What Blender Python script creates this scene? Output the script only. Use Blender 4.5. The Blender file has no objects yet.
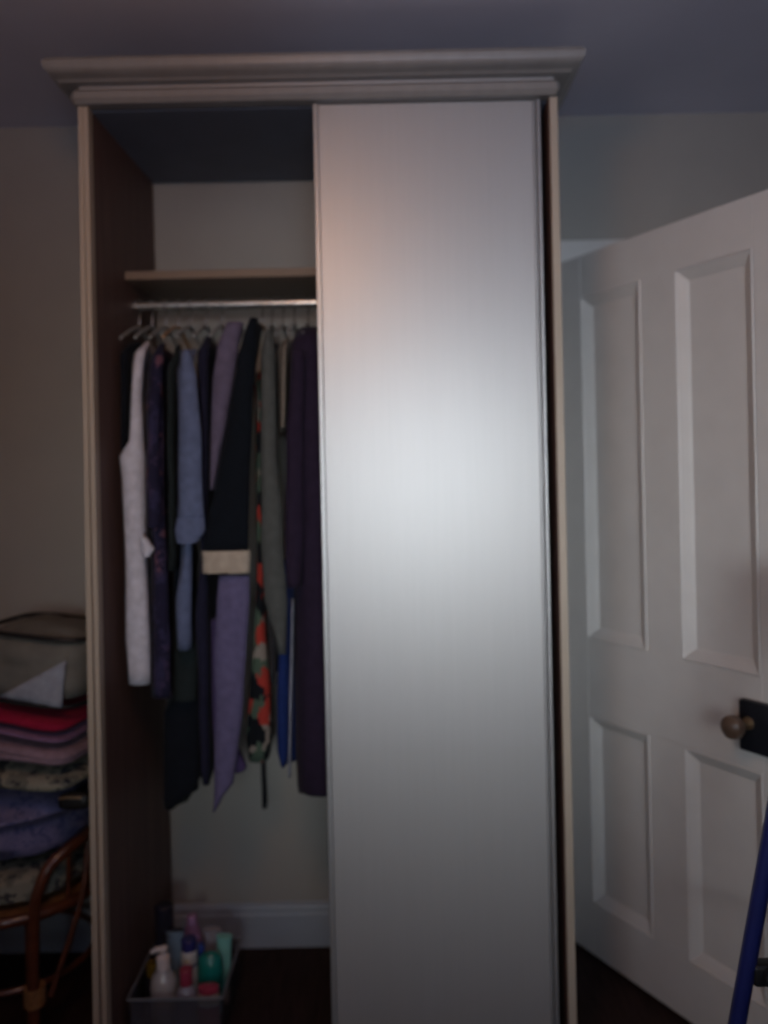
import bpy, bmesh, math, random
from mathutils import Vector, Matrix, noise
S = bpy.context.scene
COL = S.collection
PI = math.pi
# ------------------------------------------------------------------ camera
EYE = 1.38
TH = 0.021
cd = bpy.data.cameras.new('camera'); cam = bpy.data.objects.new('camera', cd); COL.objects.link(cam)
c_, s_ = math.cos(TH), math.sin(TH)
cam.matrix_world = Matrix(((c_, s_, 0, 0), (0, 0, -1, 0), (-s_, c_, 0, EYE), (0, 0, 0, 1)))
cd.sensor_fit = 'AUTO'; cd.sensor_width = 36; cd.lens = 800 / 1024 * 36
cd.shift_y = -33 / 1024
cd.clip_start = 0.05
cd.dof.use_dof = True; cd.dof.focus_distance = 1.25
cd.dof.aperture_fstop = 28.125e-3 / 0.0185
S.camera = cam
# ------------------------------------------------------------------ world, lights, exposure
S.view_settings.view_transform = 'Standard'; S.view_settings.look = 'None'
S.view_settings.gamma = 1; S.view_settings.use_curve_mapping = False
S.view_settings.exposure = 0.0
w = bpy.data.worlds.new('world'); S.world = w; w.use_nodes = True
w.node_tree.nodes['Background'].inputs[0].default_value = (0.30, 0.42, 0.70, 1)
w.node_tree.nodes['Background'].inputs[1].default_value = 0.3
def area(name, loc, rot, sx, sy, power, col, spread=PI):
    l = bpy.data.lights.new(name, 'AREA'); l.shape = 'RECTANGLE'; l.size = sx; l.size_y = sy
    l.energy = power; l.color = col; l.spread = spread
    o = bpy.data.objects.new(name, l); COL.objects.link(o); o.location = loc; o.rotation_euler = rot
    return o
WX0, WX1, WZ0, WZ1 = -0.45, 0.95, 0.95, 1.92      # window in the wall behind the camera
RY = -1.9
area('window_daylight', ((WX0+WX1)/2, RY-0.06, (WZ0+WZ1)/2), (PI/2-math.radians(3), 0, 0), WX1-WX0, WZ1-WZ0, 3.9, (0.88, 0.95, 1.0), math.radians(36))
# added cool uplight at the window opening, put in to brighten the ceiling
area('added_ceiling_uplight', ((WX0+WX1)/2, RY-0.05, (WZ0+WZ1)/2), (PI/2+math.radians(42), 0, 0), WX1-WX0, WZ1-WZ0, 14.0, (0.50, 0.66, 1.0), math.radians(80))
# added cool fill from an unseen, made-up window in the left wall
LY0, LY1, LZ0, LZ1 = -1.50, -0.60, 0.90, 1.85
area('added_side_fill', (-1.75-0.03, (LY0+LY1)/2, (LZ0+LZ1)/2), (PI/2, 0, -math.radians(54)), LY1-LY0, LZ1-LZ0, 3.6, (0.78, 0.88, 1.0), math.radians(80))
ADDED_LAMP = (-0.30, 0.55, 2.16)  # position of the added warm lamp, out of view

# ------------------------------------------------------------------ pixel -> world
def P(px, py, z):
    dx, dy = px - 384, py - 479
    return Vector(((dx*c_ - dy*s_)/800*z, z, EYE - (dx*s_ + dy*c_)/800*z))
# ------------------------------------------------------------------ materials
def ramp(nt, pts, interp='LINEAR'):
    r = nt.nodes.new('ShaderNodeValToRGB'); r.color_ramp.interpolation = interp
    els = r.color_ramp.elements
    while len(els) > 1: els.remove(els[-1])
    els[0].position = pts[0][0]; els[0].color = (*pts[0][1], 1)
    for p, c in pts[1:]:
        e = els.new(p); e.color = (*c, 1)
    return r
def mat(name, col, rough=0.6, metal=0.0, spec=0.4, kind='plain', scale=30, var=0.12, bump=0.0,
        stretch=(1, 1, 1), pts=None, emit=None, trans=0.0, alpha=1.0, coat=0.0, sheen=0.0, sub=None):
    m = bpy.data.materials.new(name); m.use_nodes = True
    nt = m.node_tree; b = nt.nodes['Principled BSDF']
    b.inputs['Roughness'].default_value = rough; b.inputs['Metallic'].default_value = metal
    b.inputs['Specular IOR Level'].default_value = spec
    b.inputs['Coat Weight'].default_value = coat
    b.inputs['Sheen Weight'].default_value = sheen
    b.inputs['Transmission Weight'].default_value = trans
    b.inputs['Alpha'].default_value = alpha
    tc = nt.nodes.new('ShaderNodeTexCoord'); mp = nt.nodes.new('ShaderNodeMapping')
    mp.inputs['Scale'].default_value = stretch
    nt.links.new(tc.outputs['Object'], mp.inputs[0])
    if kind == 'plain' or kind == 'noise':
        n = nt.nodes.new('ShaderNodeTexNoise'); n.inputs['Scale'].default_value = scale
        n.inputs['Detail'].default_value = 4
        nt.links.new(mp.outputs[0], n.inputs['Vector'])
        if pts is None:
            lo = tuple(max(0, c*(1-var)) for c in col); hi = tuple(min(1, c*(1+var)) for c in col)
            r = ramp(nt, [(0.3, lo), (0.7, hi)])
        else:
            r = ramp(nt, pts, 'CONSTANT' if kind == 'noise' else 'LINEAR')
        src = n
    elif kind == 'voronoi':
        n = nt.nodes.new('ShaderNodeTexVoronoi'); n.inputs['Scale'].default_value = scale
        nz = nt.nodes.new('ShaderNodeTexNoise'); nz.inputs['Scale'].default_value = scale*1.3
        nt.links.new(mp.outputs[0], nz.inputs['Vector'])
        ad = nt.nodes.new('ShaderNodeVectorMath'); ad.operation = 'MULTIPLY_ADD'
        ad.inputs[1].default_value = (0.06, 0.06, 0.06)
        nt.links.new(nz.outputs['Color'], ad.inputs[0]); nt.links.new(mp.outputs[0], ad.inputs[2])
        nt.links.new(ad.outputs[0], n.inputs['Vector'])
        sp = nt.nodes.new('ShaderNodeSeparateColor'); nt.links.new(n.outputs['Color'], sp.inputs[0])
        r = ramp(nt, pts, 'CONSTANT'); src = None
        nt.links.new(sp.outputs[0], r.inputs[0])
    if src is not None: nt.links.new(src.outputs['Fac'], r.inputs[0])
    nt.links.new(r.outputs[0], b.inputs['Base Color'])
    if bump > 0:
        bn = nt.nodes.new('ShaderNodeBump'); bn.inputs['Strength'].default_value = bump
        bn.inputs['Distance'].default_value = 0.004
        n2 = nt.nodes.new('ShaderNodeTexNoise'); n2.inputs['Scale'].default_value = scale*2
        nt.links.new(mp.outputs[0], n2.inputs['Vector'])
        nt.links.new(n2.outputs['Fac'], bn.inputs['Height']); nt.links.new(bn.outputs[0], b.inputs['Normal'])
    if emit:
        b.inputs['Emission Color'].default_value = (*emit[0], 1); b.inputs['Emission Strength'].default_value = emit[1]
    return m
M = {}
M['wall'] = mat('wall_paint', (0.36, 0.345, 0.315), 0.9, spec=0.2, scale=6, var=0.03, bump=0.05)
M['ceiling'] = mat('haze_tinted_ceiling', (0.62, 0.63, 0.72), 0.92, spec=0.2, scale=5, var=0.03, bump=0.05)  # bluish tint in this colour stands in for haze at the top
M['white_gloss'] = mat('white_gloss_paint', (0.64, 0.625, 0.60), 0.42, spec=0.4, scale=12, var=0.03)
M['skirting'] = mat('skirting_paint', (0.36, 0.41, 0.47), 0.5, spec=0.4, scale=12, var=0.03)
M['floor'] = mat('dark_floor', (0.030, 0.017, 0.015), 0.75, spec=0.2, scale=14, var=0.35, bump=0.2, stretch=(6, 0.6, 1))
M['satin'] = mat('satin_laminate', (0.46, 0.455, 0.45), 0.43, metal=0.45, spec=0.5, scale=10, var=0.015, stretch=(14, 14, 0.35))
M['alu'] = mat('aluminium_profile', (0.42, 0.42, 0.42), 0.42, metal=0.6, scale=40, var=0.04)
M['edge'] = mat('beige_laminate_edge', (0.45, 0.38, 0.30), 0.45, scale=30, var=0.06, stretch=(1, 1, 0.1))
M['edge_dark'] = mat('grey_beige_trim', (0.27, 0.26, 0.245), 0.4, scale=30, var=0.06, stretch=(1, 1, 0.1))
M['wood_in'] = mat('red_brown_laminate', (0.12, 0.072, 0.062), 0.55, scale=9, var=0.18, stretch=(5, 5, 0.4))
M['inner_top'] = mat('grey_board', (0.15, 0.165, 0.20), 0.7, scale=9, var=0.06)
M['shelf'] = mat('brown_shelf_board', (0.22, 0.155, 0.11), 0.5, scale=12, var=0.12, stretch=(0.4, 5, 5))
M['chrome'] = mat('chrome', (0.62, 0.62, 0.60), 0.25, metal=0.9, scale=30, var=0.03)
M['black'] = mat('black_plastic', (0.012, 0.012, 0.014), 0.45, scale=30, var=0.1)
M['blackmetal'] = mat('black_japanned_metal', (0.010, 0.012, 0.018), 0.45, scale=30, var=0.1)
M['brass'] = mat('old_brass', (0.42, 0.30, 0.18), 0.32, metal=0.8, scale=30, var=0.1)
M['knobwood'] = mat('brown_knob', (0.12, 0.078, 0.055), 0.35, scale=30, var=0.15, coat=0.3)
M['cane'] = mat('varnished_cane', (0.10, 0.030, 0.014), 0.3, spec=0.5, scale=18, var=0.35, stretch=(1, 1, 2), coat=0.5)
M['cane_wrap'] = mat('cane_binding', (0.28, 0.14, 0.06), 0.4, scale=60, var=0.3)
M['blue_tube'] = mat('blue_enamel', (0.012, 0.018, 0.11), 0.28, spec=0.5, scale=20, var=0.1, coat=0.6)

# ------------------------------------------------------------------ mesh helpers
def link(name, bm, m, parent=None, smooth=True, mats=None):
    me = bpy.data.meshes.new(name); bmesh.ops.recalc_face_normals(bm, faces=bm.faces[:])
    bm.to_mesh(me); bm.free()
    for mm in (mats or [m]): me.materials.append(mm)
    if smooth:
        for p in me.polygons: p.use_smooth = True
        if smooth is True:
            try: me.set_sharp_from_angle(angle=math.radians(40))
            except Exception: pass
    o = bpy.data.objects.new(name, me); COL.objects.link(o)
    if parent is not None: o.parent = parent
    return o
def recentre(o):
    """move a top-level mesh object's origin to the base of its geometry"""
    vs = o.data.vertices
    x = sum(v.co.x for v in vs)/len(vs); y = sum(v.co.y for v in vs)/len(vs); z = min(v.co.z for v in vs)
    o.data.transform(Matrix.Translation((-x, -y, -z))); o.location = Vector((x, y, z)) + Vector(o.location)
    return o
def tag(o, label, cat, group=None, kind=None):
    o['label'] = label
    if cat: o['category'] = cat
    if group: o['group'] = group
    if kind: o['kind'] = kind
    return o
def thing(name, label, cat, loc=(0, 0, 0), rz=0, group=None):
    o = bpy.data.objects.new(name, None); COL.objects.link(o); o.location = loc; o.rotation_euler = (0, 0, rz)
    o.empty_display_size = 0.05
    return tag(o, label, cat, group)
def box(bm, x0, x1, y0, y1, z0, z1, bev=0.0, seg=2):
    r = bmesh.ops.create_cube(bm, size=1.0)
    for v in r['verts']:
        v.co.x = x0 + (v.co.x+0.5)*(x1-x0); v.co.y = y0 + (v.co.y+0.5)*(y1-y0); v.co.z = z0 + (v.co.z+0.5)*(z1-z0)
    if bev > 0:
        es = set(e for v in r['verts'] for e in v.link_edges)
        bmesh.ops.bevel(bm, geom=list(es), offset=bev, segments=seg, affect='EDGES', profile=0.5)
    return bm
def B(*a, **k): return box(bmesh.new(), *a, **k)
def tube(bm, pts, r, n=12, cap=True):
    pts = [Vector(p) for p in pts]; rs = r if isinstance(r, (list, tuple)) else [r]*len(pts)
    rings = []; up = Vector((0, 0, 1)); prev = None
    for i, p in enumerate(pts):
        t = (pts[min(i+1, len(pts)-1)] - pts[max(i-1, 0)]).normalized()
        if prev is None:
            a = t.cross(up) if abs(t.dot(up)) < 0.95 else t.cross(Vector((1, 0, 0)))
        else: a = prev - t*prev.dot(t)
        a.normalize(); b = t.cross(a); prev = a
        rings.append([bm.verts.new(p + (a*math.cos(2*PI*k/n) + b*math.sin(2*PI*k/n))*rs[i]) for k in range(n)])
    for i in range(len(rings)-1):
        for k in range(n):
            bm.faces.new((rings[i][k], rings[i][(k+1) % n], rings[i+1][(k+1) % n], rings[i+1][k]))
    if cap: bm.faces.new(rings[0][::-1]); bm.faces.new(rings[-1])
    return bm
def T(pts, r, n=12): return tube(bmesh.new(), pts, r, n)
def spline(pts, k=6):
    pts = [Vector(p) for p in pts]; out = []
    for i in range(len(pts)-1):
        p0, p1, p2, p3 = pts[max(i-1, 0)], pts[i], pts[i+1], pts[min(i+2, len(pts)-1)]
        for j in range(k):
            t = j/k
            out.append(0.5*((2*p1) + (p2-p0)*t + (2*p0-5*p1+4*p2-p3)*t*t + (3*p1-p0-3*p2+p3)*t**3))
    out.append(pts[-1]); return out
def lathe(prof, n=24, sx=1, sy=1, rot=None, off=(0, 0, 0)):
    bm = bmesh.new(); rings = []
    for r, z in prof:
        rings.append([bm.verts.new((max(r, 1e-4)*math.cos(2*PI*k/n)*sx, max(r, 1e-4)*math.sin(2*PI*k/n)*sy, z)) for k in range(n)])
    for i in range(len(rings)-1):
        for k in range(n): bm.faces.new((rings[i][k], rings[i][(k+1) % n], rings[i+1][(k+1) % n], rings[i+1][k]))
    bm.faces.new(rings[0][::-1]); bm.faces.new(rings[-1])
    if rot is not None: bmesh.ops.transform(bm, matrix=rot, verts=bm.verts[:])
    bmesh.ops.translate(bm, vec=off, verts=bm.verts[:])
    return bm
def struct(name, bm, m, label=None, smooth=False):
    o = link(name, bm, m, None, smooth); o['kind'] = 'structure'
    if label: o['label'] = label
    return o

# ------------------------------------------------------------------ room shell
BY = 2.385; XL, XR = -1.75, 1.75; H = 2.45
DX0, DX1, DH = 0.520, 1.280, 2.01
HY = 3.5
bm = bmesh.new(); box(bm, XL-0.1, XR+0.1, RY-0.1, HY+0.1, -0.06, 0)
struct('floor', bm, M['floor'], 'very dark brown wooden floor')
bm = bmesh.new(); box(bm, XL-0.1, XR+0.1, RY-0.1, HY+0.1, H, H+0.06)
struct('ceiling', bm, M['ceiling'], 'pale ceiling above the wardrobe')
bm = bmesh.new()
box(bm, XL, DX0, BY, BY+0.1, 0, H); box(bm, DX1, XR, BY, BY+0.1, 0, H); box(bm, DX0, DX1, BY, BY+0.1, DH, H)
struct('wall_back', bm, M['wall'], 'plain beige-grey wall behind the wardrobe')
bm = bmesh.new()
box(bm, XL-0.1, XL, RY, LY0, 0, H); box(bm, XL-0.1, XL, LY1, HY, 0, H)
box(bm, XL-0.1, XL, LY0, LY1, 0, LZ0); box(bm, XL-0.1, XL, LY0, LY1, LZ1, H)
struct('wall_left', bm, M['wall'], 'plain wall on the left')
struct('wall_right', B(XR, XR+0.1, RY, HY, 0, H), M['wall'], 'plain wall on the right')
struct('wall_hall', B(XL, XR, HY, HY+0.1, 0, H), M['wall'], 'hallway wall beyond the doorway')
bm = bmesh.new()
box(bm, XL, WX0, RY-0.1, RY, 0, H); box(bm, WX1, XR, RY-0.1, RY, 0, H)
box(bm, WX0, WX1, RY-0.1, RY, 0, WZ0); box(bm, WX0, WX1, RY-0.1, RY, WZ1, H)
struct('wall_front', bm, M['wall'], 'window wall opposite the wardrobe')
# window frame in the wall behind the camera
win = bpy.data.objects.new('window_1', None); COL.objects.link(win); win.location = (0, RY, WZ0); win['kind'] = 'structure'
win['label'] = 'white painted window opposite the wardrobe'
bm = bmesh.new()
for a, b_ in ((WX0, WX0+0.05), (WX1-0.05, WX1)): box(bm, a, b_, -0.05, -0.01, 0, WZ1-WZ0)
for a, b_ in ((0, 0.05), (WZ1-WZ0-0.05, WZ1-WZ0)): box(bm, WX0, WX1, -0.048, -0.012, a, b_)
link('window_frame', bm, M['white_gloss'], win, False)
link('window_mullion', B((WX0+WX1)/2-0.02, (WX0+WX1)/2+0.02, -0.048, -0.012, 0.05, WZ1-WZ0-0.05), M['white_gloss'], win, False)
link('window_sill', B(WX0-0.05, WX1+0.05, 0.0, 0.10, -0.04, -0.005, bev=0.004), M['white_gloss'], win, False)
win = bpy.data.objects.new('added_side_window', None); COL.objects.link(win); win.location = (XL, (LY0+LY1)/2, LZ0); win['kind'] = 'structure'  # made-up window frame around the added side fill
win['label'] = 'added unseen side window for cool fill light'
hl, hh = (LY1-LY0)/2, LZ1-LZ0
bm = bmesh.new()
for a, b_ in ((-hl, -hl+0.05), (hl-0.05, hl)): box(bm, -0.05, -0.01, a, b_, 0, hh)
for a, b_ in ((0, 0.05), (hh-0.05, hh)): box(bm, -0.048, -0.012, -hl, hl, a, b_)
link('window_frame', bm, M['white_gloss'], win, False)
link('window_sill', B(0.0, 0.10, -hl-0.05, hl+0.05, -0.04, -0.005, bev=0.004), M['white_gloss'], win, False)
# skirting along the back wall: board with rounded top bead
def skirting(name, x0, x1):
    prof = [(0, 0), (-0.018, 0), (-0.018, 0.095), (-0.014, 0.104), (-0.016, 0.112), (-0.012, 0.122), (-0.004, 0.127), (0, 0.127)]
    bm = bmesh.new(); a = [bm.verts.new((x0, BY+y, z)) for y, z in prof]; b = [bm.verts.new((x1, BY+y, z)) for y, z in prof]
    for i in range(len(prof)): bm.faces.new((a[i], a[(i+1) % len(prof)], b[(i+1) % len(prof)], b[i]))
    bm.faces.new(a); bm.faces.new(b[::-1])
    return struct(name, bm, M['skirting'], 'white painted skirting board')
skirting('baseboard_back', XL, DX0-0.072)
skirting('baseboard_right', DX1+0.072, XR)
# architrave round the doorway
bm = bmesh.new()
box(bm, DX0-0.065, DX0, BY-0.018, BY, 0, DH+0.065, bev=0.004); box(bm, DX1, DX1+0.065, BY-0.018, BY, 0, DH+0.065, bev=0.004)
box(bm, DX0, DX1, BY-0.018, BY, DH, DH+0.065, bev=0.004)
struct('trim_1', bm, M['white_gloss'], 'white architrave round the doorway')

# ------------------------------------------------------------------ panelled door, opened into the room
door = bpy.data.objects.new('door_1', None); COL.objects.link(door)
door.location = (0.520, 2.358, 0); door.rotation_euler = (0, 0, math.radians(-60.2)); door['kind'] = 'structure'
door['label'] = 'white four-panel door standing open'
DW, D0, D1 = 0.742, 0.015, 2.002
ST, PW, MU = 0.098, 0.2185, 0.109
xs = [(0, ST), (ST+PW, ST+PW+MU), (DW-ST, DW)]
zr = [(D0, 0.165), (0.70, 0.915), (1.885, D1)]
for i in (0, 2): link('stile', B(xs[i][0], xs[i][1], 0, 0.038, D0, D1, bev=0.0015, seg=1), M['white_gloss'], door, False)
for a, b_ in zr: link('rail', B(ST, DW-ST, 0.0002, 0.0378, a, b_, bev=0.0008, seg=1), M['white_gloss'], door, False)
for a, b_ in ((0.165, 0.70), (0.915, 1.885)):
    link('muntin', B(xs[1][0], xs[1][1], 0.0002, 0.0378, a, b_), M['white_gloss'], door, False)
for px0 in (ST, ST+PW+MU):
    for a, b_ in ((0.165, 0.70), (0.915, 1.885)):
        x0, x1 = px0, px0+PW
        link('panel', B(x0, x1, 0.017, 0.026, a, b_), M['white_gloss'], door, False)
        # moulding: stepped frame with sloping inner faces
        prof = [(0.0, 0.0), (0.004, -0.003), (0.008, 0.001), (0.012, 0.003), (0.026, 0.012), (0.032, 0.017)]
        bm = bmesh.new(); loops = []
        for d, y in prof:
            loops.append([bm.verts.new(v) for v in ((x0+d, y, a+d), (x1-d, y, a+d), (x1-d, y, b_-d), (x0+d, y, b_-d))])
        for i in range(len(loops)-1):
            for k in range(4): bm.faces.new((loops[i][k], loops[i][(k+1) % 4], loops[i+1][(k+1) % 4], loops[i+1][k]))
        link('moulding', bm, M['white_gloss'], door, False)
lock = link('rim_lock', B(0.597, 0.738, -0.022, 0, 0.745, 0.862, bev=0.006), M['blackmetal'], door)
lock['label'] = 'black metal rim lock'
R90 = Matrix.Rotation(PI/2, 4, 'X')   # lathe axis z -> -y
kb = link('door_knob', lathe([(0.006, 0), (0.007, 0.012), (0.012, 0.020), (0.023, 0.028), (0.0275, 0.040), (0.025, 0.052), (0.014, 0.060), (0.001, 0.0625)], rot=R90, off=(0.624, -0.034, 0.812)), M['knobwood'], door)
kb['label'] = 'round brown knob'
nk = link('collar', lathe([(0.014, 0), (0.014, 0.004), (0.009, 0.006), (0.0075, 0.016), (0.009, 0.0165)], rot=R90, off=(0.624, -0.022, 0.812)), M['brass'], kb)
nk['label'] = 'brass collar'
for z in (0.25, 1.0, 1.75):
    link('hinge', T([(-0.004, -0.004, z-0.04), (-0.004, -0.004, z+0.04)], 0.005, 10), M['brass'], door)

# ------------------------------------------------------------------ wardrobe
FY = 1.88
wr = thing('wardrobe', 'tall wardrobe with one wide satin grey sliding door and an open dark side', 'wardrobe', ((-0.708+0.426)/2, FY+0.25, 0))
wl = Vector(wr.location)
def wbox(name, x0, x1, y0, y1, z0, z1, m, bev=0.001, label=None, parent=None, smooth=False):
    o = link(name, B(x0-wl.x, x1-wl.x, y0-wl.y, y1-wl.y, z0, z1, bev=bev, seg=1), m, parent or wr, smooth)
    if label: o['label'] = label
    return o
TOP = 2.27
bm = B(-0.700-wl.x, -0.680-wl.x, FY+0.006-wl.y, BY-0.02-wl.y, 0, TOP)
for v in bm.verts:
    if v.co.x > -0.69-wl.x and v.co.y > 0: v.co.x += 0.014 if v.co.z > 1 else 0.028
sp = link('side_panel', bm, M['wood_in'], wr, False); sp['label'] = 'dark red-brown left side panel'
ed = wbox('edging', -0.701, -0.6902, FY, FY+0.0055, 0, TOP, M['edge'], bev=0, parent=sp, label='thin beige front edge strip')
for v in ed.data.vertices:
    if v.co.z < 1: v.co.x -= 0.010 if v.co.x < -0.695-wl.x else 0.0055
wbox('jamb', -0.6895, -0.6775, FY-0.001, FY+0.03, 0.0, TOP, M['edge'], label='beige strip inside left edge')
sp = wbox('side_panel', 0.406, 0.426, FY+0.006, BY-0.02, 0, TOP, M['wood_in'], label='right side panel')
wbox('edging', 0.408, 0.4265, FY, FY+0.008, 0, TOP, M['edge'], parent=sp, label='thin beige front edge strip')
wbox('top_panel', -0.708, 0.426, FY+0.03, BY-0.02, TOP, TOP+0.018, M['inner_top'], label='grey underside of the top')
tr = wbox('top_rail', -0.712, 0.430, FY-0.022, FY+0.03, TOP, TOP+0.034, M['edge_dark'], bev=0.010)
# cornice profile swept along the front, overhanging at both ends
prof = [(0.0, 2.318), (-0.028, 2.318), (-0.036, 2.326), (-0.046, 2.330), (-0.056, 2.342), (-0.058, 2.356), (-0.05, 2.366), (0.0, 2.366)]
bm = bmesh.new(); ends = []
for x, dx in ((-0.708, -1), (0.426, 1)):
    front = [bm.verts.new((x + dx*(-y) - wl.x, FY + y - wl.y + 0.01, z)) for y, z in prof]
    back = [bm.verts.new((x + dx*(-y) - wl.x, BY - 0.02 - wl.y, z)) for y, z in prof]
    ends.append((front, back))
n = len(prof)
for i in range(n):
    j = (i+1) % n
    bm.faces.new((ends[0][0][i], ends[0][0][j], ends[1][0][j], ends[1][0][i]))
    for e in ends: bm.faces.new((e[0][i], e[0][j], e[1][j], e[1][i]))
bm.faces.new(ends[0][1]); bm.faces.new(ends[1][1])
link('cornice', bm, M['edge_dark'], wr, True)
wbox('fascia', -0.70, 0.42, FY+0.004, FY+0.03, TOP+0.034, 2.32, M['satin'])
wbox('bottom_track', -0.677, 0.406, FY+0.004, FY+0.07, 0, 0.012, M['alu'])
def sliding_door(x0, x1, y, label):
    d = wbox('sliding_door', x0+0.012, x1-0.018, y, y+0.014, 0.02, TOP-0.002, M['satin'], label=label)
    wbox('edge_profile', x0, x0+0.0125, y-0.006, y+0.018, 0.016, TOP-0.001, M['alu'], parent=d, bev=0.002, label='bright metal edge profile')
    wbox('edge_profile', x1-0.0185, x1-0.011, y-0.002, y+0.018, 0.016, TOP-0.001, M['alu'], parent=d, bev=0.002)
    wbox('edge_profile', x1-0.0095, x1, y-0.006, y+0.018, 0.016, TOP-0.001, M['alu'], parent=d, bev=0.002)
sliding_door(-0.150, 0.387, FY+0.012, 'wide satin grey sliding door')
sliding_door(-0.128, 0.375, FY+0.046, 'second sliding door parked behind the first')
SHY = 2.11
wbox('shelf', -0.680, 0.406, SHY, BY-0.021, 1.920, 1.942, M['shelf'], label='brown shelf board')
RZ, RYY = 1.862, 2.170
rail = link('hanging_rail', T([(-0.680-wl.x, RYY-wl.y, RZ), (0.406-wl.x, RYY-wl.y, RZ)], 0.0132, 16), M['chrome'], wr)
rail['label'] = 'chrome hanging rail'
for x, dx in ((-0.680, 0.01), (0.406, -0.01)):
    link('rail_bracket', T([(x-wl.x, RYY-wl.y, RZ), (x+dx-wl.x, RYY-wl.y, RZ)], 0.021, 16), M['chrome'], wr)

# ------------------------------------------------------------------ clothes
def fabric(name, col, **k):
    d = dict(rough=0.9, spec=0.15, scale=45, var=0.14, bump=0.25, sheen=0.03); d.update(k)
    return mat(name, col, **d)
F = {}
F['white'] = fabric('white_cotton', (0.58, 0.57, 0.64))
F['navyfloral'] = fabric('navy_floral', (0, 0, 0), kind='voronoi', scale=45, pts=[(0, (0.018, 0.016, 0.040)), (0.55, (0.032, 0.029, 0.072)), (0.80, (0.050, 0.036, 0.079)), (0.93, (0.144, 0.065, 0.094))])
F['black'] = fabric('black_cloth', (0.007, 0.009, 0.014))
F['darkgreen'] = fabric('dark_green_cloth', (0.016, 0.022, 0.023))
F['blue'] = fabric('light_blue_cotton', (0.11, 0.135, 0.23))
F['navy'] = fabric('navy_cloth', (0.014, 0.014, 0.032))
F['lilacgrey'] = fabric('grey_lilac_cloth', (0.115, 0.094, 0.144))
F['blackjacket'] = fabric('black_jacket_cloth', (0.004, 0.006, 0.010))
F['cream'] = fabric('cream_band', (0.396, 0.331, 0.266))
F['lilac'] = fabric('lilac_cloth', (0.115, 0.10, 0.19))
F['lilac_shade'] = fabric('shaded_lilac_cloth', (0.061, 0.043, 0.115))  # darker copy of the lilac cloth, shade put into the colour
F['redfloral'] = fabric('red_green_floral', (0, 0, 0), kind='voronoi', scale=28, stretch=(1, 1, 0.7), pts=[(0, (0.007, 0.009, 0.012)), (0.24, (0.360, 0.040, 0.029)), (0.55, (0.072, 0.108, 0.079)), (0.75, (0.252, 0.216, 0.187)), (0.88, (0.009, 0.010, 0.014))])
F['greygreen'] = fabric('grey_green_cloth', (0.072, 0.076, 0.072))
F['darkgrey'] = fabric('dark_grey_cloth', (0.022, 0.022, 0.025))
F['royal'] = fabric('royal_blue_cloth', (0.011, 0.025, 0.115))
F['palestripe'] = fabric('pale_edging', (0.259, 0.274, 0.331))
F['purple'] = fabric('dark_purple_cloth', (0.020, 0.0125, 0.028))
F['beige'] = fabric('beige_cloth', (0.187, 0.158, 0.130))
rnd = random.Random(5)
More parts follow.
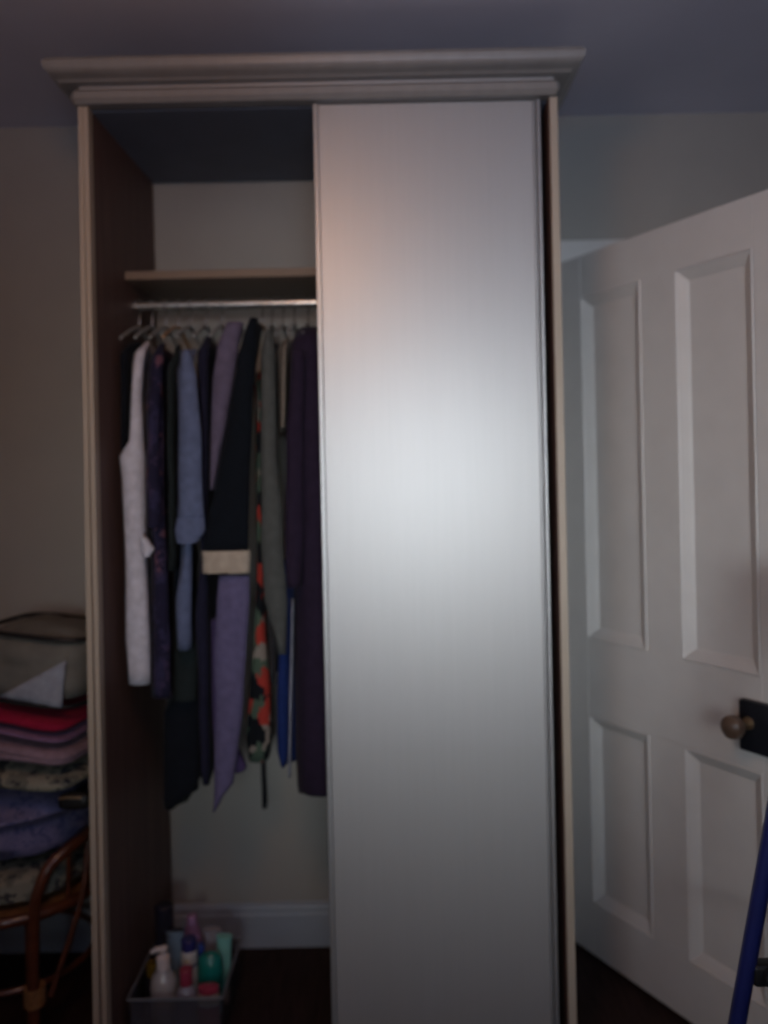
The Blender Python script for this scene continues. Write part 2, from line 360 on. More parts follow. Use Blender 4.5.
def garment_bm(levels, yf=1.975, yb=2.35, seed=0, fold=0.0035, back=0.006, steps=26, shoulder=0.10, front_len=0.07, hem=0.006, slot=None):
    """levels = (py, xl, xr) outline of the hanging front edge seen at depth yf; the cloth runs back to yb along the room depth"""
    bm = bmesh.new(); rings = []
    lv = sorted(levels); y0, y1 = lv[0][0], lv[-1][0]
    def outline(py):
        for (a, l0, r0), (b, l1, r1) in zip(lv, lv[1:]):
            if py <= b + 1e-6:
                t = (py-a)/max(b-a, 1e-6); t2 = t*t*(3-2*t)*0.5 + t*0.5
                return l0+(l1-l0)*t2, r0+(r1-r0)*t2
        return lv[-1][1], lv[-1][2]
    M_ = 14
    pys = sorted(set([y0 + (y1-y0)*i/steps for i in range(steps+1)] + [l[0] for l in lv]))
    for py in pys:
        xl, xr = outline(py)
        pl, pr = P(xl, py, yf+0.01), P(xr, py, yf+0.01)
        xc = (pl.x+pr.x)/2; W = max((pr.x-pl.x)/2, 0.003); z = (pl.z+pr.z)/2
        # shoulder slope: near the top the cloth's front end recedes towards the hanger
        dz = (P(0, y0, yf).z - z)
        sh = min(1.0, dz/shoulder) if shoulder > 0 else 1.0
        yy0 = RYY - (RYY-yf)*(0.35+0.65*math.sqrt(max(sh, 0)))if shoulder > 0 else yf
        yy1 = RYY + (yb-RYY)*(0.35+0.65*math.sqrt(max(sh, 0))) if shoulder > 0 else yb
        L, Rr = [], []
        for j in range(M_+1):
            t = j/M_
            t = t**1.6
            y = yy0 + (yy1-yy0)*t; d = y-yy0
            wd = W*math.sqrt(max(0.0, 1-(1-min(d/0.018, 1))**2)) if d < 0.018 else W
            if d > 0.018: wd = back + (W-back)*max(0.0, 1-(d-0.018)/front_len)**0.6 if W > back else W
            if j == M_: wd = 0.001
            f = fold*math.sin(y*90+seed*1.7+z*4)*min(1, d/0.02)*(0.4+0.6*min(1, dz/0.2)) + fold*0.8*noise.noise(Vector((seed*3.1, y*14, z*5)))
            kx = 0 if slot is None else min(1, max(0, (d-0.012)/0.05))
            kx = kx*kx*(3-2*kx); xq = xc*(1-kx) + (slot if slot is not None else xc)*kx; f *= 1-0.6*kx
            zz = z + hem*math.sin(y*40+seed) * (1 if py == pys[-1] else 0)
            sway = fold*noise.noise(Vector((seed+9, 3, z*7)))
            L.append(bm.verts.new((xq-wd+f*0.6+sway, y, zz))); Rr.append(bm.verts.new((xq+wd+f*0.6+sway, y, zz)))
        rings.append(L + Rr[::-1][1:-1] if False else L + Rr[::-1])
    n = len(rings[0])
    for a, b in zip(rings, rings[1:]):
        for k in range(n): bm.faces.new((a[k], a[(k+1) % n], b[(k+1) % n], b[k]))
    for rg in (rings[0], rings[-1]):
        h = M_+1
        for k in range(M_):
            bm.faces.new((rg[k], rg[k+1], rg[n-2-k], rg[n-1-k]))
    bmesh.ops.remove_doubles(bm, verts=bm.verts[:], dist=0.00005)
    return bm
def garment(name, label, cat, parts, group='clothes hanging on the wardrobe rail'):
    """parts: list of (part name, material, levels, kwargs, part label)"""
    obs = []
    e = None
    first = parts[0]
    bm0 = garment_bm(first[2], **first[3])
    xs_ = [v.co.x for v in bm0.verts]; zs = [v.co.z for v in bm0.verts]
    base = Vector((sum(xs_)/len(xs_), RYY, min(zs)))
    e = thing(name, label, cat, base, 0, group)
    for i, (pn, m, lv, kw, pl) in enumerate(parts):
        bm = bm0 if i == 0 else garment_bm(lv, **kw)
        bmesh.ops.translate(bm, vec=-base, verts=bm.verts[:])
        o = link(pn, bm, m, e, 'all')
        if pl: o['label'] = pl
    return e
def hanger(px, m, label, yaw=0.0, drop=0.0, wide=0.155, thick=0.0045, x=None):
    X = P(px, 310, RYY).x if x is None else x
    e = thing('coat_hanger', label, 'hanger', (X, RYY, RZ-0.06), yaw, 'hangers on the wardrobe rail')
    hk = [(0, -0.0185, 0.052), (0, -0.0175, 0.067), (0, -0.008, 0.0775), (0, 0.008, 0.0775), (0, 0.0175, 0.067), (0, 0.0175, 0.052), (0, 0.005, 0.036), (0, 0, 0.022), (0, 0, 0.0)]
    link('hook', T(spline(hk, 4), 0.0021, 8), M['chrome'], e)
    arm = [(0, -wide, -0.052), (0, -wide*0.75, -0.036), (0, -wide*0.35, -0.012), (0, 0, 0.0), (0, wide*0.35, -0.012), (0, wide*0.75, -0.036), (0, wide, -0.052)]
    link('shoulder_bar', T(spline(arm, 4), [thick*1.2 if 3 < i < 21 else thick for i in range(25)], 8), m, e)
    return e
HW = mat('light_wood', (0.40, 0.24, 0.13), 0.4, scale=20, var=0.2)
HP = mat('grey_plastic_hanger', (0.28, 0.28, 0.27), 0.4, scale=20, var=0.05)

G = garment
G('jacket', 'dark short jacket at the left end of the rail beside the side panel', 'jacket', [
  ('body', F['black'], [(338, 124, 134), (352, 119, 128), (400, 120, 127), (450, 120, 125)], dict(slot=-0.652, seed=1, yf=2.02, shoulder=0.05), None)])
G('shirt', 'long white shirt with a loose white cuff, leftmost pale garment on the rail', 'shirt', [
  ('body', F['white'], [(336, 136, 141), (350, 134, 144), (400, 130, 141), (440, 128, 142), (456, 118, 143), (480, 121, 143), (560, 125, 145), (640, 125, 149), (684, 128, 150)], dict(slot=-0.622, seed=2, yf=1.975, shoulder=0.05, fold=0.002, hem=0.002), None),
  ('cuff', F['white'], [(534, 140, 143), (541, 140, 149), (549, 140, 154), (556, 142, 151)], dict(slot=-0.622, seed=3, yf=1.955, yb=1.974, shoulder=0, fold=0.001, front_len=0.02, back=0.01), 'loose white cuff')])
G('blouse', 'dark navy blouse with small purplish flower print, right of white shirt', 'blouse', [
  ('body', F['navyfloral'], [(338, 149, 156), (360, 151, 163), (450, 151, 164), (540, 153, 165), (600, 154, 169), (650, 154, 170), (700, 153, 171)], dict(slot=-0.588, seed=4, yf=1.985, shoulder=0.07), None),
  ('sleeve', F['navyfloral'], [(390, 148, 160), (430, 147, 158), (500, 147, 160), (530, 147, 160)], dict(slot=-0.588, seed=5, yf=1.945, yb=1.982, shoulder=0, fold=0.002, front_len=0.03, back=0.012), None)])
G('dress', 'long black dress reaching lowest at the left of the rail', 'dress', [
  ('body', F['black'], [(342, 172, 176), (360, 171, 177), (450, 172, 178), (600, 174, 184), (695, 174, 198), (712, 164, 200), (760, 163, 200), (790, 163, 199), (798, 163, 186), (810, 164, 176)], dict(slot=-0.554, seed=6, yf=2.062, shoulder=0.07, fold=0.004, front_len=0.12), None)])
G('cardigan', 'dark green-grey cardigan hanging behind the light blue shirt', 'cardigan', [
  ('body', F['darkgreen'], [(345, 171, 177), (365, 167, 174), (470, 167, 174), (568, 168, 174)], dict(seed=7, yf=1.985, yb=2.04, shoulder=0.07), None),
  ('hem', F['darkgreen'], [(600, 175, 186), (655, 174, 197), (703, 173, 196)], dict(slot=-0.536, seed=8, yf=2.028, shoulder=0, fold=0.002, back=0.004, yb=2.048), None)])
G('shirt', 'light blue shirt with a rumpled cuffed sleeve, between dark garments', 'shirt', [
  ('body', F['blue'], [(344, 183, 189), (358, 180, 192), (450, 184, 192), (545, 184, 192), (565, 182, 192), (600, 176, 192), (650, 177, 191)], dict(slot=-0.514, seed=9, yf=1.972, shoulder=0.07, fold=0.002, yb=2.02), None),
  ('sleeve', F['blue'], [(350, 182, 191), (380, 179, 197), (440, 178, 201), (500, 179, 203), (520, 177, 204)], dict(slot=-0.5, seed=10, yf=1.930, yb=1.965, shoulder=0, fold=0.003, front_len=0.03, back=0.012), None),
  ('cuff', F['blue'], [(518, 176, 204), (530, 174, 205), (544, 176, 197)], dict(slot=-0.5, seed=11, yf=1.926, yb=1.968, shoulder=0, fold=0.004, front_len=0.03, back=0.014), 'rumpled light blue cuff')])
G('dress', 'long navy dress just right of the light blue shirt', 'dress', [
  ('body', F['navy'], [(330, 199, 206), (350, 197, 208), (450, 202, 208), (560, 200, 208), (620, 195, 208), (700, 198, 208), (770, 200, 209), (783, 203, 209)], dict(slot=-0.463, seed=12, yf=1.99, shoulder=0.07, fold=0.003), None)])
G('scarf', 'grey-lilac scarf draped from a hanger left of the black jacket', 'scarf', [
  ('cloth', F['lilacgrey'], [(322, 226, 243), (345, 217, 238), (380, 212, 233), (420, 211, 227), (460, 210, 219), (488, 210, 214)], dict(seed=13, yf=1.962, yb=2.10, shoulder=0.0, fold=0.003, back=0.004), None)])
G('jacket', 'black jacket with a broad cream band along its hem', 'jacket', [
  ('body', F['blackjacket'], [(318, 250, 258), (335, 243, 257), (360, 236, 255), (420, 228, 252), (480, 217, 251), (520, 207, 250), (550, 202, 250)], dict(seed=14, yf=1.945, yb=2.10, shoulder=0.0, fold=0.003, front_len=0.04), None),
  ('hem_band', F['cream'], [(551, 201, 251), (560, 202, 251), (573, 202, 250)], dict(seed=14, yf=1.942, yb=2.06, shoulder=0.0, fold=0.002, front_len=0.04, hem=0), 'broad cream hem band')])
G('trousers', 'lilac trousers hanging below the cream-hemmed black jacket', 'trousers', [
  ('leg', F['lilac'], [(576, 218, 249), (600, 216, 249), (650, 214, 246), (700, 215, 243), (760, 214, 237), (785, 214, 233), (799, 214, 222), (811, 213, 216)], dict(seed=15, yf=1.965, yb=2.0, shoulder=0.0, fold=0.002, hem=0.0), None),
  ('leg', F['lilac_shade'], [(620, 211, 217), (660, 211, 217), (720, 213, 219), (768, 214, 246), (772, 226, 244)], dict(seed=16, yf=2.005, yb=2.06, shoulder=0.0, fold=0.002, hem=0.0), 'darker rear leg with shade put into its colour')])
G('dress', 'red, green and cream floral dress between black jacket and grey shirt', 'dress', [
  ('body', F['redfloral'], [(370, 257, 260), (395, 257, 261), (480, 256, 261), (560, 257, 263), (620, 254, 264), (700, 248, 270), (740, 245, 271), (760, 248, 268)], dict(slot=-0.335, seed=17, yf=2.07, yb=2.30, shoulder=0.05, fold=0.0015), None)])
G('shirt', 'grey-green shirt right of the red floral dress', 'shirt', [
  ('body', F['greygreen'], [(330, 266, 272), (350, 261, 275), (450, 260, 276), (540, 261, 283), (600, 264, 287), (655, 280, 287)], dict(slot=-0.3, seed=18, yf=1.968, yb=1.995, shoulder=0.0, fold=0.003), None),
  ('back_panel', F['darkgrey'], [(340, 270, 276), (600, 271, 277), (640, 270, 277), (682, 271, 276)], dict(slot=-0.3, seed=19, yf=2.0, yb=2.3, shoulder=0.05, fold=0.002), 'darker rear panel')])
G('belt', 'narrow black belt dangling below the floral dress', 'belt', [
  ('strap', F['black'], [(600, 258, 263), (766, 261, 265), (808, 262, 267)], dict(seed=20, yf=2.32, yb=2.34, shoulder=0.0, fold=0.0, hem=0.0), None)], group=None)
G('blouse', 'royal blue garment with a pale white edge, left of the purple coat', 'blouse', [
  ('body', F['royal'], [(560, 283, 288), (600, 282, 289), (700, 276, 288), (750, 277, 288), (768, 281, 286)], dict(slot=-0.242, seed=21, yf=2.0, yb=2.3, shoulder=0.0, fold=0.002), None),
  ('edging', F['palestripe'], [(599, 291.5, 294), (650, 290.5, 293.5), (700, 289, 292.5), (777, 288, 291)], dict(slot=-0.262, seed=21, yf=1.985, yb=1.998, shoulder=0.0, fold=0.0, back=0.003), 'narrow pale edging')])
G('cardigan', 'beige cardigan edge showing just left of the dark purple coat', 'cardigan', [
  ('body', F['beige'], [(335, 283, 286), (350, 282, 287), (400, 281, 286), (430, 281, 285)], dict(slot=-0.262, seed=22, yf=2.0, yb=2.3, shoulder=0.05, fold=0.002), None)])
G('coat', 'long dark purple coat beside the edge of the sliding door', 'coat', [
  ('body', F['purple'], [(322, 298, 318), (345, 293, 322), (420, 294, 330), (560, 302, 334), (650, 303, 338), (740, 302, 338), (790, 303, 338), (798, 306, 338)], dict(slot=-0.205, seed=23, yf=1.975, shoulder=0.06, fold=0.004, front_len=0.10), None),
  ('sleeve', F['purple'], [(350, 291, 305), (450, 286, 304), (540, 284, 303), (590, 286, 300)], dict(slot=-0.205, seed=24, yf=1.946, yb=1.972, shoulder=0.0, fold=0.003, front_len=0.02, back=0.012), None)])
for px, m_, lab, yaw in ((139, HP, 'grey plastic hanger of the leftmost dark jacket', 0.0), (152, HP, 'grey plastic hanger carrying the white shirt', 0.0),
        (166, HP, 'grey hanger holding the navy flowered blouse', 0), (178, HW, 'light wooden hanger above the green-grey cardigan', 0),
        (190, HP, 'grey hanger of the light blue shirt', 0), (206, HP, 'grey hanger holding the long navy dress', 0),
        (222, HP, 'grey hanger draped with the grey-lilac scarf', 0), (262, HW, 'light wooden hanger askew inside the cream-hemmed jacket', -0.06),
        (272, HP, 'grey hanger of the red floral dress', 0), (283, HP, 'grey hanger of the grey-green shirt', 0), (294, HP, 'grey hanger of the beige cardigan', 0), (308, HP, 'grey hanger carrying the dark purple coat', 0)):
    hanger(px, m_, lab, yaw)

# ------------------------------------------------------------------ box of toiletries on the wardrobe floor
clear = mat('cloudy_plastic', (0.09, 0.09, 0.115), 0.35, scale=20, var=0.1, alpha=0.5)
boxw = mat('pale_plastic_rim', (0.15, 0.16, 0.18), 0.4, scale=20, var=0.05)
bx0, bx1, by0, by1, bh = -0.655, -0.425, 1.965, 2.215, 0.115
st = thing('storage_box', 'cloudy plastic box full of toiletries on the wardrobe floor', 'box', ((bx0+bx1)/2, (by0+by1)/2, 0))
bm = bmesh.new(); hw, hd, tk = (bx1-bx0)/2, (by1-by0)/2, 0.003
def openbox(bm, a0, a1, h, t):
    lo = [bm.verts.new(v) for v in ((-a0, -a1, 0), (a0, -a1, 0), (a0, a1, 0), (-a0, a1, 0))]
    k = 1.06
    hi = [bm.verts.new((v.co.x*k, v.co.y*k, h)) for v in lo]
    hi2 = [bm.verts.new((v.co.x*k-math.copysign(t, v.co.x), v.co.y*k-math.copysign(t, v.co.y), h)) for v in lo]
    li = [bm.verts.new((v.co.x-math.copysign(t, v.co.x), v.co.y-math.copysign(t, v.co.y), t)) for v in lo]
    bm.faces.new(lo[::-1]); bm.faces.new(li)
    for A, Bb in ((lo, hi), (hi, hi2), (hi2, li)):
        for i in range(4): bm.faces.new((A[i], A[(i+1) % 4], Bb[(i+1) % 4], Bb[i]))
openbox(bm, hw/1.06, hd/1.06, bh, tk)
link('tub', bm, clear, st, False)
bm = bmesh.new()
rp = [(-hw-0.002, -hd-0.002, bh), (hw+0.002, -hd-0.002, bh), (hw+0.002, hd+0.002, bh), (-hw-0.002, hd+0.002, bh)]
for i in range(4): tube(bm, [rp[i], rp[(i+1) % 4]], 0.0035, 8)
link('rim', bm, boxw, st)
def plast(name, col, **k):
    d = dict(rough=0.3, spec=0.5, scale=30, var=0.05); d.update(k); return mat(name, col, **d)
C = dict(dark=plast('dark_plastic', (0.020, 0.020, 0.034)), white=plast('white_plastic', (0.714, 0.646, 0.646)), clearlot=plast('milky_lotion', (0.442, 0.425, 0.425), coat=0.5),
         ltblue=plast('pale_blue_plastic', (0.204, 0.306, 0.408)), pink=plast('lilac_pink_plastic', (0.340, 0.187, 0.340)), navycap=plast('navy_plastic', (0.034, 0.034, 0.170)),
         cream=plast('cream_label', (0.680, 0.646, 0.612)), yellow=plast('yellow_mark', (0.765, 0.612, 0.068)), red=plast('crimson_plastic', (0.340, 0.043, 0.085)),
         teal=plast('teal_plastic', (0.009, 0.221, 0.187), coat=0.5), grey=plast('silver_grey_plastic', (0.374, 0.357, 0.408)), mint=plast('mint_plastic', (0.238, 0.578, 0.510)),
         glass=plast('clear_bottle', (0.255, 0.238, 0.289), coat=0.6), blue=plast('blue_plastic', (0.034, 0.068, 0.340)))
ZB = tk+0.001
def item(name, label, cat, px, py_top, z, parts, tilt=(0, 0), group='toiletries in the plastic box'):
    """parts: (name, mat, profile(r, h fraction), sx, sy) scaled to the height found from the top pixel"""
    p = P(px, py_top, z); h = p.z - ZB
    e = thing(name, label, cat, (p.x, z, ZB), 0, group); e.rotation_euler = (tilt[0], tilt[1], 0)
    last = None
    for pn, m_, prof, sx, sy in parts:
        last = link(pn, lathe([(r*1.22, f*h) for r, f in prof], 20, sx, sy), m_, e)
    return e, h
def bottle(rb, f_sh, rn, f_neck): return [(rb*0.9, 0), (rb, 0.02), (rb, f_sh*0.9), (rb*0.85, f_sh), (rn, f_neck), (rn, f_neck+0.01)]
def cap(r, f0, f1=1.0): return [(r, f0), (r, f1-0.015), (r*0.85, f1)]
item('bottle', 'tall black capped bottle at the back left of the plastic box', 'bottle', 164, 904, 2.15, [('body', C['dark'], bottle(0.022, 0.66, 0.018, 0.70), 1, 1), ('cap', C['dark'], cap(0.021, 0.71), 1, 1)])
e, h = item('pump_bottle', 'milky lotion bottle with a white pump head, front of the box', 'bottle', 163, 945, 2.03, [
    ('body', C['clearlot'], [(0.022, 0), (0.026, 0.03), (0.028, 0.5), (0.025, 0.62), (0.014, 0.70), (0.013, 0.72)], 1, 0.9), ('collar', C['white'], [(0.0145, 0.72), (0.0145, 0.86), (0.008, 0.88), (0.005, 0.885), (0.005, 0.93)], 1, 1)])
hb = T(spline([(0.010, 0, h*0.95), (0.0, 0, h*0.955), (-0.018, -0.004, h*0.95), (-0.028, -0.006, h*0.925)], 4), [0.009]*5+[0.007]*4+[0.0055]*4, 10)
link('pump_head', hb, C['white'], e)
item('tube', 'pale blue squeeze tube standing behind the pump bottle', 'tube', 175, 929, 2.12, [('body', C['ltblue'], [(0.018, 0), (0.020, 0.1), (0.019, 0.9), (0.020, 0.98)], 1, 0.5), ('crimp', C['dark'], [(0.021, 0.975), (0.021, 1.0)], 1, 0.25)])
item('bottle', 'lilac-pink bottle with rounded shoulders at the back of the box', 'bottle', 192, 915, 2.17, [('body', C['pink'], [(0.022, 0), (0.024, 0.05), (0.023, 0.7), (0.015, 0.85), (0.011, 0.9)], 1.0, 0.7), ('cap', C['pink'], cap(0.012, 0.90), 1, 1)])
item('jar', 'small bottle with navy cap and cream label with yellow spot', 'bottle', 189, 938, 2.073, [('body', C['cream'], [(0.016, 0), (0.017, 0.05), (0.017, 0.84), (0.014, 0.86)], 1, 1), ('cap', C['navycap'], cap(0.0165, 0.86), 1, 1), ('label_band', C['navycap'], [(0.0174, 0.66), (0.0174, 0.69)], 1, 1), ('yellow_spot', C['yellow'], [(0.009, 0.71), (0.011, 0.75), (0.009, 0.80)], 1, 1.62)])
item('bottle', 'clear rounded bottle with a crimson cap at the front of the box', 'bottle', 186, 968, 2.002, [('body', C['glass'], [(0.021, 0), (0.0245, 0.05), (0.0245, 0.55), (0.018, 0.70), (0.010, 0.76)], 1, 0.8), ('cap', C['red'], cap(0.013, 0.76), 1, 1)])
item('bottle', 'squat glossy teal green bottle lying among the toiletries', 'bottle', 210, 953, 2.075, [('body', C['teal'], [(0.022, 0), (0.0265, 0.1), (0.0265, 0.80), (0.024, 0.93), (0.012, 1.0)], 1, 0.75)])
item('jar', 'low jar with a red and white label below the teal bottle', 'jar', 208.5, 985, 2.0, [('body', C['red'], [(0.021, 0), (0.022, 0.05), (0.022, 0.60), (0.022, 0.61)], 1, 0.6), ('label_band', C['cream'], [(0.0225, 0.61), (0.0225, 0.85)], 1, 0.6), ('lid', C['red'], cap(0.022, 0.86), 1, 0.6)])
item('tube', 'silver-grey squeeze tube between the lilac bottle and mint tube', 'tube', 212, 929, 2.165, [('body', C['grey'], [(0.017, 0), (0.019, 0.1), (0.018, 0.85), (0.021, 1.0)], 1.0, 0.5)], tilt=(0, 0))
item('tube', 'mint green and white squeeze tube at the right rim of the box', 'tube', 221, 935, 2.12, [('body', C['mint'], [(0.013, 0), (0.015, 0.1), (0.016, 0.9), (0.018, 1.0)], 1.0, 0.5), ('cap', C['white'], [(0.0155, 0.0), (0.0165, 0.18), (0.0155, 0.22)], 1, 0.6)], tilt=(0, 0.05))
item('bottle', 'slim deep blue bottle behind the teal bottle', 'bottle', 200, 944, 2.11, [('body', C['blue'], bottle(0.012, 0.8, 0.007, 0.86), 1, 1), ('cap', C['blue'], cap(0.009, 0.87), 1, 1)])
item('bottle', 'amber-tinged dark bottle with yellow lid at the left front corner', 'bottle', 153, 962, 2.07, [('body', C['dark'], bottle(0.0145, 0.7, 0.012, 0.76), 1, 1), ('cap', plast('ochre_lid', (0.16, 0.10, 0.01)), cap(0.014, 0.77), 1, 1)])

# ------------------------------------------------------------------ cane tub chair with bedding, left of the wardrobe
CC = Vector((-0.995, 2.13, 0)); CR = 0.222; SZ = 0.335
ch = thing('cane_chair', 'low reddish cane tub chair beside the wardrobe carrying folded bedding', 'chair', CC)
def ring(a, r=CR, z=SZ): return (r*math.cos(math.radians(a)), r*math.sin(math.radians(a)), z)
link('seat_ring', T([ring(a) for a in range(0, 361, 12)], 0.014), M['cane'], ch)
bm = lathe([(CR-0.01, SZ-0.004), (CR-0.01, SZ+0.006)], 32); link('seat', bm, M['cane_wrap'], ch)
link('arm_hoop', T(spline([ring(-58, CR+0.005, 0.02), ring(-58, CR+0.005, 0.20), ring(-57, CR+0.006, SZ), ring(-54, CR+0.008, 0.40), ring(-46, CR+0.01, 0.455), ring(-26, CR+0.012, 0.488), ring(0, CR+0.012, 0.505), ring(45, CR+0.0, 0.52), ring(75, CR-0.005, 0.53),
     ring(105, CR-0.005, 0.53), ring(140, CR+0.01, 0.52), ring(180, CR+0.012, 0.50), ring(210, CR+0.012, 0.46), ring(225, CR+0.008, 0.40), ring(232, CR+0.006, SZ), ring(233, CR+0.005, 0.2), ring(234, CR+0.005, 0.02)], 5), 0.0145), M['cane'], ch)
for a in (-58, 234, 35, 140):
    link('leg', T([ring(a, CR-0.024, SZ-0.02), ring(a, CR-0.02, 0.0)], [0.013, 0.014]), M['cane'], ch)
for a, b in ((-20, -48), (200, 222), (20, 33)):
    link('brace', T(spline([ring(a, CR+0.010, 0.475), ring(a*0.7+b*0.3, CR+0.016, SZ), ring(b, CR+0.004, 0.13)], 5), 0.0075), M['cane'], ch)
link('stretcher_ring', T([ring(a, CR-0.03, 0.15) for a in range(0, 361, 15)], 0.008), M['cane'], ch)
for a in (-58, 232): link('binding', T([ring(a+1, CR-0.004, 0.12), ring(a+1, CR-0.004, 0.165)], 0.026), M['cane_wrap'], ch)
for a in (-35, 0, 60, 180): link('spindle', T([ring(a, CR, SZ), ring(a, CR+0.01, 0.485)], 0.006), M['cane'], ch)

def slab_bm(sx, sy, sz, clampr=None, wedge=0.0, K=4.5, seed=0, amp=0.008, rnd_=0.45, layers=0, n=14, sag=0.0):
    bm = bmesh.new(); bmesh.ops.create_cube(bm, size=2.0)
    bmesh.ops.subdivide_edges(bm, edges=bm.edges[:], cuts=n, use_grid_fill=True)
    for v in bm.verts:
        x, y, z = v.co
        # superellipsoid-like rounding: flat faces, fully rounded sides
        k = K
        r = (abs(x)**k + abs(y)**k)**(1/k); m_ = max(abs(x), abs(y), 1e-6)
        x2, y2 = x/max(r, 1e-6)*m_, y/max(r, 1e-6)*m_
        prof = math.sqrt(max(0, 1-abs(z)**2.2*rnd_**0.5*0.98)) if True else 1
        side = m_**3
        edge = 1-(1-prof)*0.22
        X, Y = x2*sx/2*edge, y2*sy/2*edge
        Z = z*sz/2*(1-side*rnd_*0.6)
        q = Vector((X*9+seed*7.3, Y*9, Z*16))
        d = amp*noise.noise(q) + amp*0.5*noise.noise(q*2.7)
        nrm = Vector((X/sx, Y/sy, Z/sz*1.2)).normalized()
        if layers:
            g = abs(((z+1)/2*layers) % 1.0 - 0.5)*2
            d -= 0.010*(g**5)*side
        v.co = Vector((X, Y, Z+sz/2 - sag*(x*x))) + nrm*d
        v.co.z *= 1 - wedge*max(0.0, min(1.0, v.co.x/sx+0.5))
        if clampr:
            rr = math.hypot(v.co.x, v.co.y); lim = clampr + max(0, v.co.z-0.11)*1.2
            if rr > lim: v.co.x *= lim/rr; v.co.y *= lim/rr
    return bm
def slab(name, label, cat, cx, cy, z0, sx, sy, sz, m_, yaw=0, tilt=(0, 0), group='bedding stacked on the cane chair', **k):
    o = link(name, slab_bm(sx, sy, sz, **k), m_, None, 'all'); o.location = (cx, cy, z0); o.rotation_euler = (tilt[0], tilt[1], yaw)
    return tag(o, label, cat, group)
palefl = fabric('pale_leaf_print', (0, 0, 0), kind='noise', scale=14, pts=[(0, (0.03, 0.035, 0.045)), (0.42, (0.16, 0.165, 0.14)), (0.50, (0.26, 0.26, 0.21)), (0.58, (0.06, 0.065, 0.07)), (0.64, (0.17, 0.18, 0.15))])
lilq = fabric('lilac_blue_quilt', (0, 0, 0), kind='voronoi', scale=55, pts=[(0, (0.16, 0.16, 0.30)), (0.5, (0.20, 0.19, 0.34)), (0.8, (0.10, 0.11, 0.24))], bump=0.6)
pinkl = fabric('pink_lilac_cloth', (0.27, 0.19, 0.24))
redc = fabric('crimson_cloth', (0.30, 0.012, 0.045))
lilc = fabric('mauve_cloth', (0.22, 0.13, 0.24))
greyb = mat('grey_bedding', (0.15, 0.148, 0.13), 0.8, scale=20, var=0.15, bump=0.3)
SX, SY_, YW = -0.985, 2.115, math.radians(-9)
from mathutils.bvhtree import BVHTree
def world_tree(obs):
    vs, ps = [], []
    for c in obs:
        if c.type != 'MESH': continue
        mw = Matrix.LocRotScale(c.location, c.rotation_euler, None)
        if c.parent: mw = Matrix.LocRotScale(c.parent.location, c.parent.rotation_euler, None) @ mw
        b = len(vs); vs += [mw @ v.co for v in c.data.vertices]; ps += [[i+b for i in p.vertices] for p in c.data.polygons]
    return BVHTree.FromPolygons(vs, ps)
def settle(top, below, step=0.0015, limit=60):
    tb = world_tree(below)
    for _ in range(limit):
        if not world_tree([top] + list(top.children)).overlap(tb): break
        top.location.z += step
CX_, CY_ = CC.x, CC.y
TL = 0.055
st1 = slab('cushion', 'pale leaf-printed seat cushion at the bottom of the bedding stack', 'cushion', CX_, CY_, SZ+0.012, 0.42, 0.42, 0.085, palefl, YW, seed=1, amp=0.004, rnd_=0.8, clampr=CR-0.024)
st2 = slab('quilt', 'thick lilac-blue quilt folded round above the seat cushion', 'quilt', CX_, CY_, SZ+0.090, 0.52, 0.46, 0.20, lilq, YW, seed=2, amp=0.010, rnd_=0.9, layers=2, clampr=CR-0.024)
st3 = slab('cushion', 'pale leaf-printed cushion squashed between lilac quilt and pink blanket', 'cushion', SX+0.01, SY_, 0.612, 0.49, 0.41, 0.095, palefl, YW, tilt=(0, TL), wedge=0.25, K=7, seed=3, amp=0.008, rnd_=0.8)
st4 = slab('blanket', 'pinkish lilac folded blanket under the crimson cloth', 'blanket', SX, SY_-0.005, 0.700, 0.50, 0.39, 0.085, pinkl, YW, seed=4, amp=0.008, layers=2, tilt=(0, TL+0.05), wedge=0.35, K=8)
st5 = slab('sheet', 'thin mauve folded sheet between pink blanket and crimson cloth', 'sheet', SX, SY_, 0.776, 0.49, 0.39, 0.020, lilc, YW, seed=5, amp=0.002, K=9, tilt=(0, TL+0.11))
st6 = slab('blanket', 'crimson folded cloth under the zipped bedding bag', 'blanket', SX, SY_, 0.796, 0.485, 0.39, 0.034, redc, YW, seed=6, amp=0.003, K=9, tilt=(0, TL+0.11))
chair_parts = [c for c in ch.children]
settle(st2, [st1]+chair_parts); settle(st3, [st2]+chair_parts); settle(st4, [st3]); settle(st5, [st4]); settle(st6, [st5])
# zipped bag of bedding
bag = thing('bedding_bag', 'zipped dark grey bag of bedding on top of the stack', 'bag', (SX+0.095, SY_-0.045, 0.815), YW, 'bedding stacked on the cane chair')
bag.rotation_euler = (0, TL+0.05, YW)
bm = slab_bm(0.33, 0.29, 0.195, seed=7, amp=0.010, rnd_=0.55)
for v in bm.verts:
    t = max(0.0, min(1.0, v.co.z/0.195)); v.co.x = v.co.x*(1-0.10*t) + 0.012*t; v.co.y = v.co.y*(1-0.12*t)+0.01*t
link('body', bm, greyb, bag, 'all')
bm = bmesh.new()
for z, k in ((0.020, 1.02), (0.176, 0.90)):
    pts = []
    for a in range(0, 361, 10):
        cA, sA = math.cos(math.radians(a)), math.sin(math.radians(a)); r = (abs(cA)**4.5+abs(sA)**4.5)**(-1/4.5)
        pts.append((cA*r*0.155*k+0.012*(z > 0.1), sA*r*0.143*k+0.008*(z > 0.1), z))
    tube(bm, pts, 0.006, 8)
pp = link('piping', bm, M['black'], bag); pp['label'] = 'dark piped seams'
slip = fabric('pale_blue_pillowcase', (0.30, 0.33, 0.39))
bm = bmesh.new()
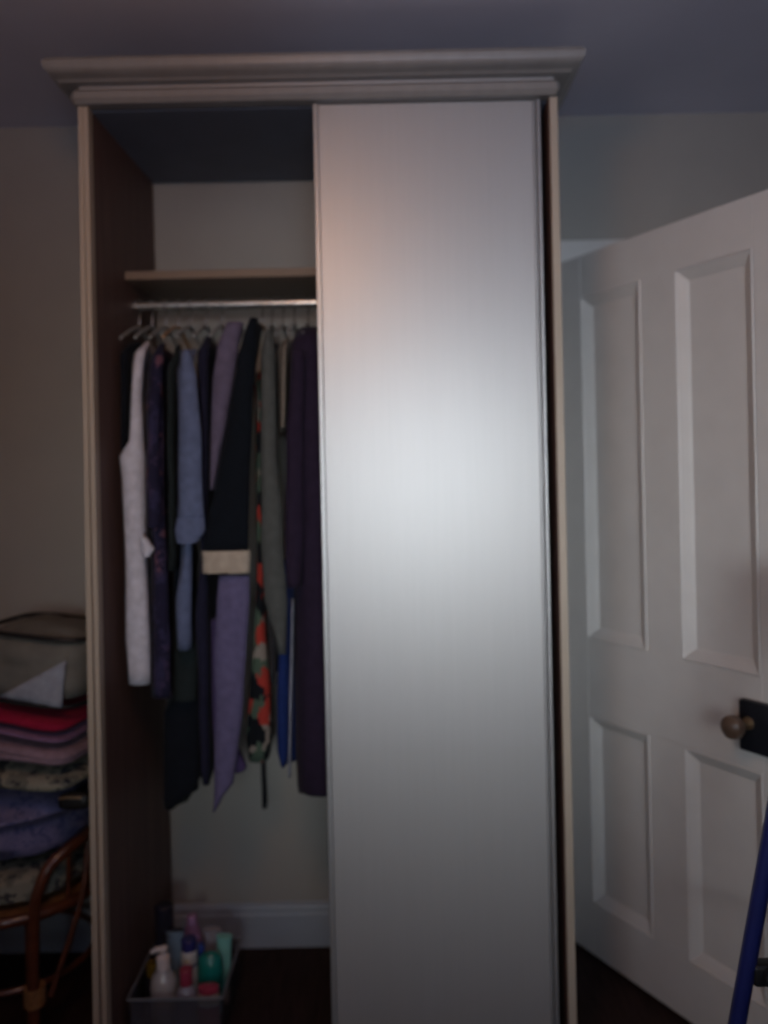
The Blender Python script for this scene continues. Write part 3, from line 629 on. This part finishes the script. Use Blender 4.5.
# pale pillowcase corner folded over the front of the bag
def cornerpatch():
    g = []
    a, b, c = Vector((-0.03, -0.140, 0.030)), Vector((0.128, -0.132, 0.022)), Vector((0.122, -0.118, 0.130))
    N = 8
    for i in range(N+1):
        row = []
        for j in range(N+1-i):
            p = a*(1-i/N-j/N) + b*(j/N) + c*(i/N)
            p = p + Vector((0, -0.010-0.006*noise.noise(p*25), 0)); row.append(bm.verts.new(p))
        g.append(row)
    for i in range(N):
        for j in range(N-i):
            bm.faces.new((g[i][j], g[i][j+1], g[i+1][j]))
            if j < N-i-1: bm.faces.new((g[i][j+1], g[i+1][j+1], g[i+1][j]))
    r = bmesh.ops.extrude_face_region(bm, geom=bm.faces[:])
    for v in [x for x in r['geom'] if isinstance(x, bmesh.types.BMVert)]: v.co.y += 0.012
cornerpatch()
pc = link('pillowcase_corner', bm, slip, bag, 'all'); settle(bag, [st6])
st8 = slab('pillow', 'dark grey pillow at the far left on top of the crimson cloth', 'pillow', SX-0.165, SY_+0.02, 0.85, 0.16, 0.33, 0.11, greyb, YW, tilt=(0, TL+0.08), seed=12, amp=0.004, rnd_=0.8, n=8); settle(st8, [st6, st5]); settle(bag, [st8, st6]); pc['label'] = 'pale blue-white corner showing through'
# little dark purse wedged in the stack
pu = P(73, 800, 1.925)
ps = thing('purse', 'small dark purse with gold clasp wedged at the right of the stack', 'purse', (pu.x+0.004, 1.925, pu.z-0.022), 0)
link('body', slab_bm(0.075, 0.03, 0.042, seed=9, amp=0.002, rnd_=0.5, n=6), mat('dark_leather', (0.012, 0.012, 0.012), 0.45, scale=40, var=0.3, bump=0.3), ps, 'all')
link('clasp', T([(-0.034, -0.010, 0.030), (-0.012, -0.015, 0.034), (0.022, -0.014, 0.032)], 0.0035, 8), M['brass'], ps)

# ------------------------------------------------------------------ blue folding frame, bottom right
fr = thing('folding_frame', 'blue tubular metal folding frame with black clamp before the panelled door', 'frame', (0.78, 1.48, 0))
def L_(p): return (p[0]-0.78, p[1]-1.48, p[2])
a0, a1 = P(737, 1024, 1.50), P(768, 850, 1.50); d = (a1-a0)/(a1.z-a0.z)
foot = a0 - d*(a0.z-0.012); top = a0 + d*(1.16-a0.z)
mir = lambda p: Vector((2*top.x + 0.02 - p.x, p.y, p.z))
for yo in (0, -0.26):
    off = Vector((0, yo, 0))
    link('leg', T([L_(foot+off), L_(top+off)], 0.0155, 16), M['blue_tube'], fr)
    link('leg', T([L_(mir(foot)+off+Vector((0, 0.03, 0))), L_(mir(top)+off+Vector((0, 0.03, 0)))], 0.0145, 16), M['blue_tube'], fr)
    for q in (foot+off, mir(foot)+off+Vector((0, 0.03, 0))):
        link('rubber_foot', lathe([(0.019, -0.012), (0.019, 0.02), (0.017, 0.03)], 16, off=L_(q)), M['black'], fr)
    link('hinge_cap', lathe([(0.024, -0.03), (0.03, -0.02), (0.03, 0.02), (0.02, 0.03)], 16, 1.2, 1.2, off=L_(top+off+Vector((0.01, 0.015, 0)))), M['black'], fr)
link('cross_bar', T([L_(top+Vector((0.01, 0.015, 0))), L_(top+Vector((0.01, -0.245, 0)))], 0.012, 16), M['blue_tube'], fr)
cb = a0 + d*(P(748, 972, 1.5).z-a0.z)
cm = link('clamp', B(-0.004, 0.052, -0.016, 0.016, -0.022, 0.02, bev=0.008, seg=3), M['black'], fr); cm.location = L_(cb+Vector((0.012, 0, 0)))
link('clamp_knob', lathe([(0.01, 0), (0.02, 0.004), (0.02, 0.016), (0.012, 0.02)], 16, rot=R90, off=(0.03, -0.014, 0)), M['black'], cm)
link('brace', T([L_(cb+Vector((0.03, 0, 0))), L_(mir(cb)+Vector((-0.01, 0.03, 0)))], 0.006, 10), M['black'], fr)

# ------------------------------------------------------------------ unseen lamp added for warm light high on the wardrobe
pl = thing('added_warm_lamp', 'added unseen round lamp giving warm light before the wardrobe', 'lamp', ADDED_LAMP)
link('flex', T([(0, 0, 0.145), (0, 0, H-ADDED_LAMP[2]-0.02)], 0.004, 8), M['white_gloss'], pl)
link('ceiling_rose', lathe([(0.05, 0), (0.045, 0.012), (0.02, 0.018)], 24, off=(0, 0, H-ADDED_LAMP[2]-0.02)), M['white_gloss'], pl)
glow = mat('glowing_globe', (0.8, 0.6, 0.4), 0.6, emit=((1.0, 0.49, 0.22), 11.5))
link('globe', lathe([(0.15*math.sin(PI*k/14), -0.15*math.cos(PI*k/14)) for k in range(15)], 28), glow, pl)
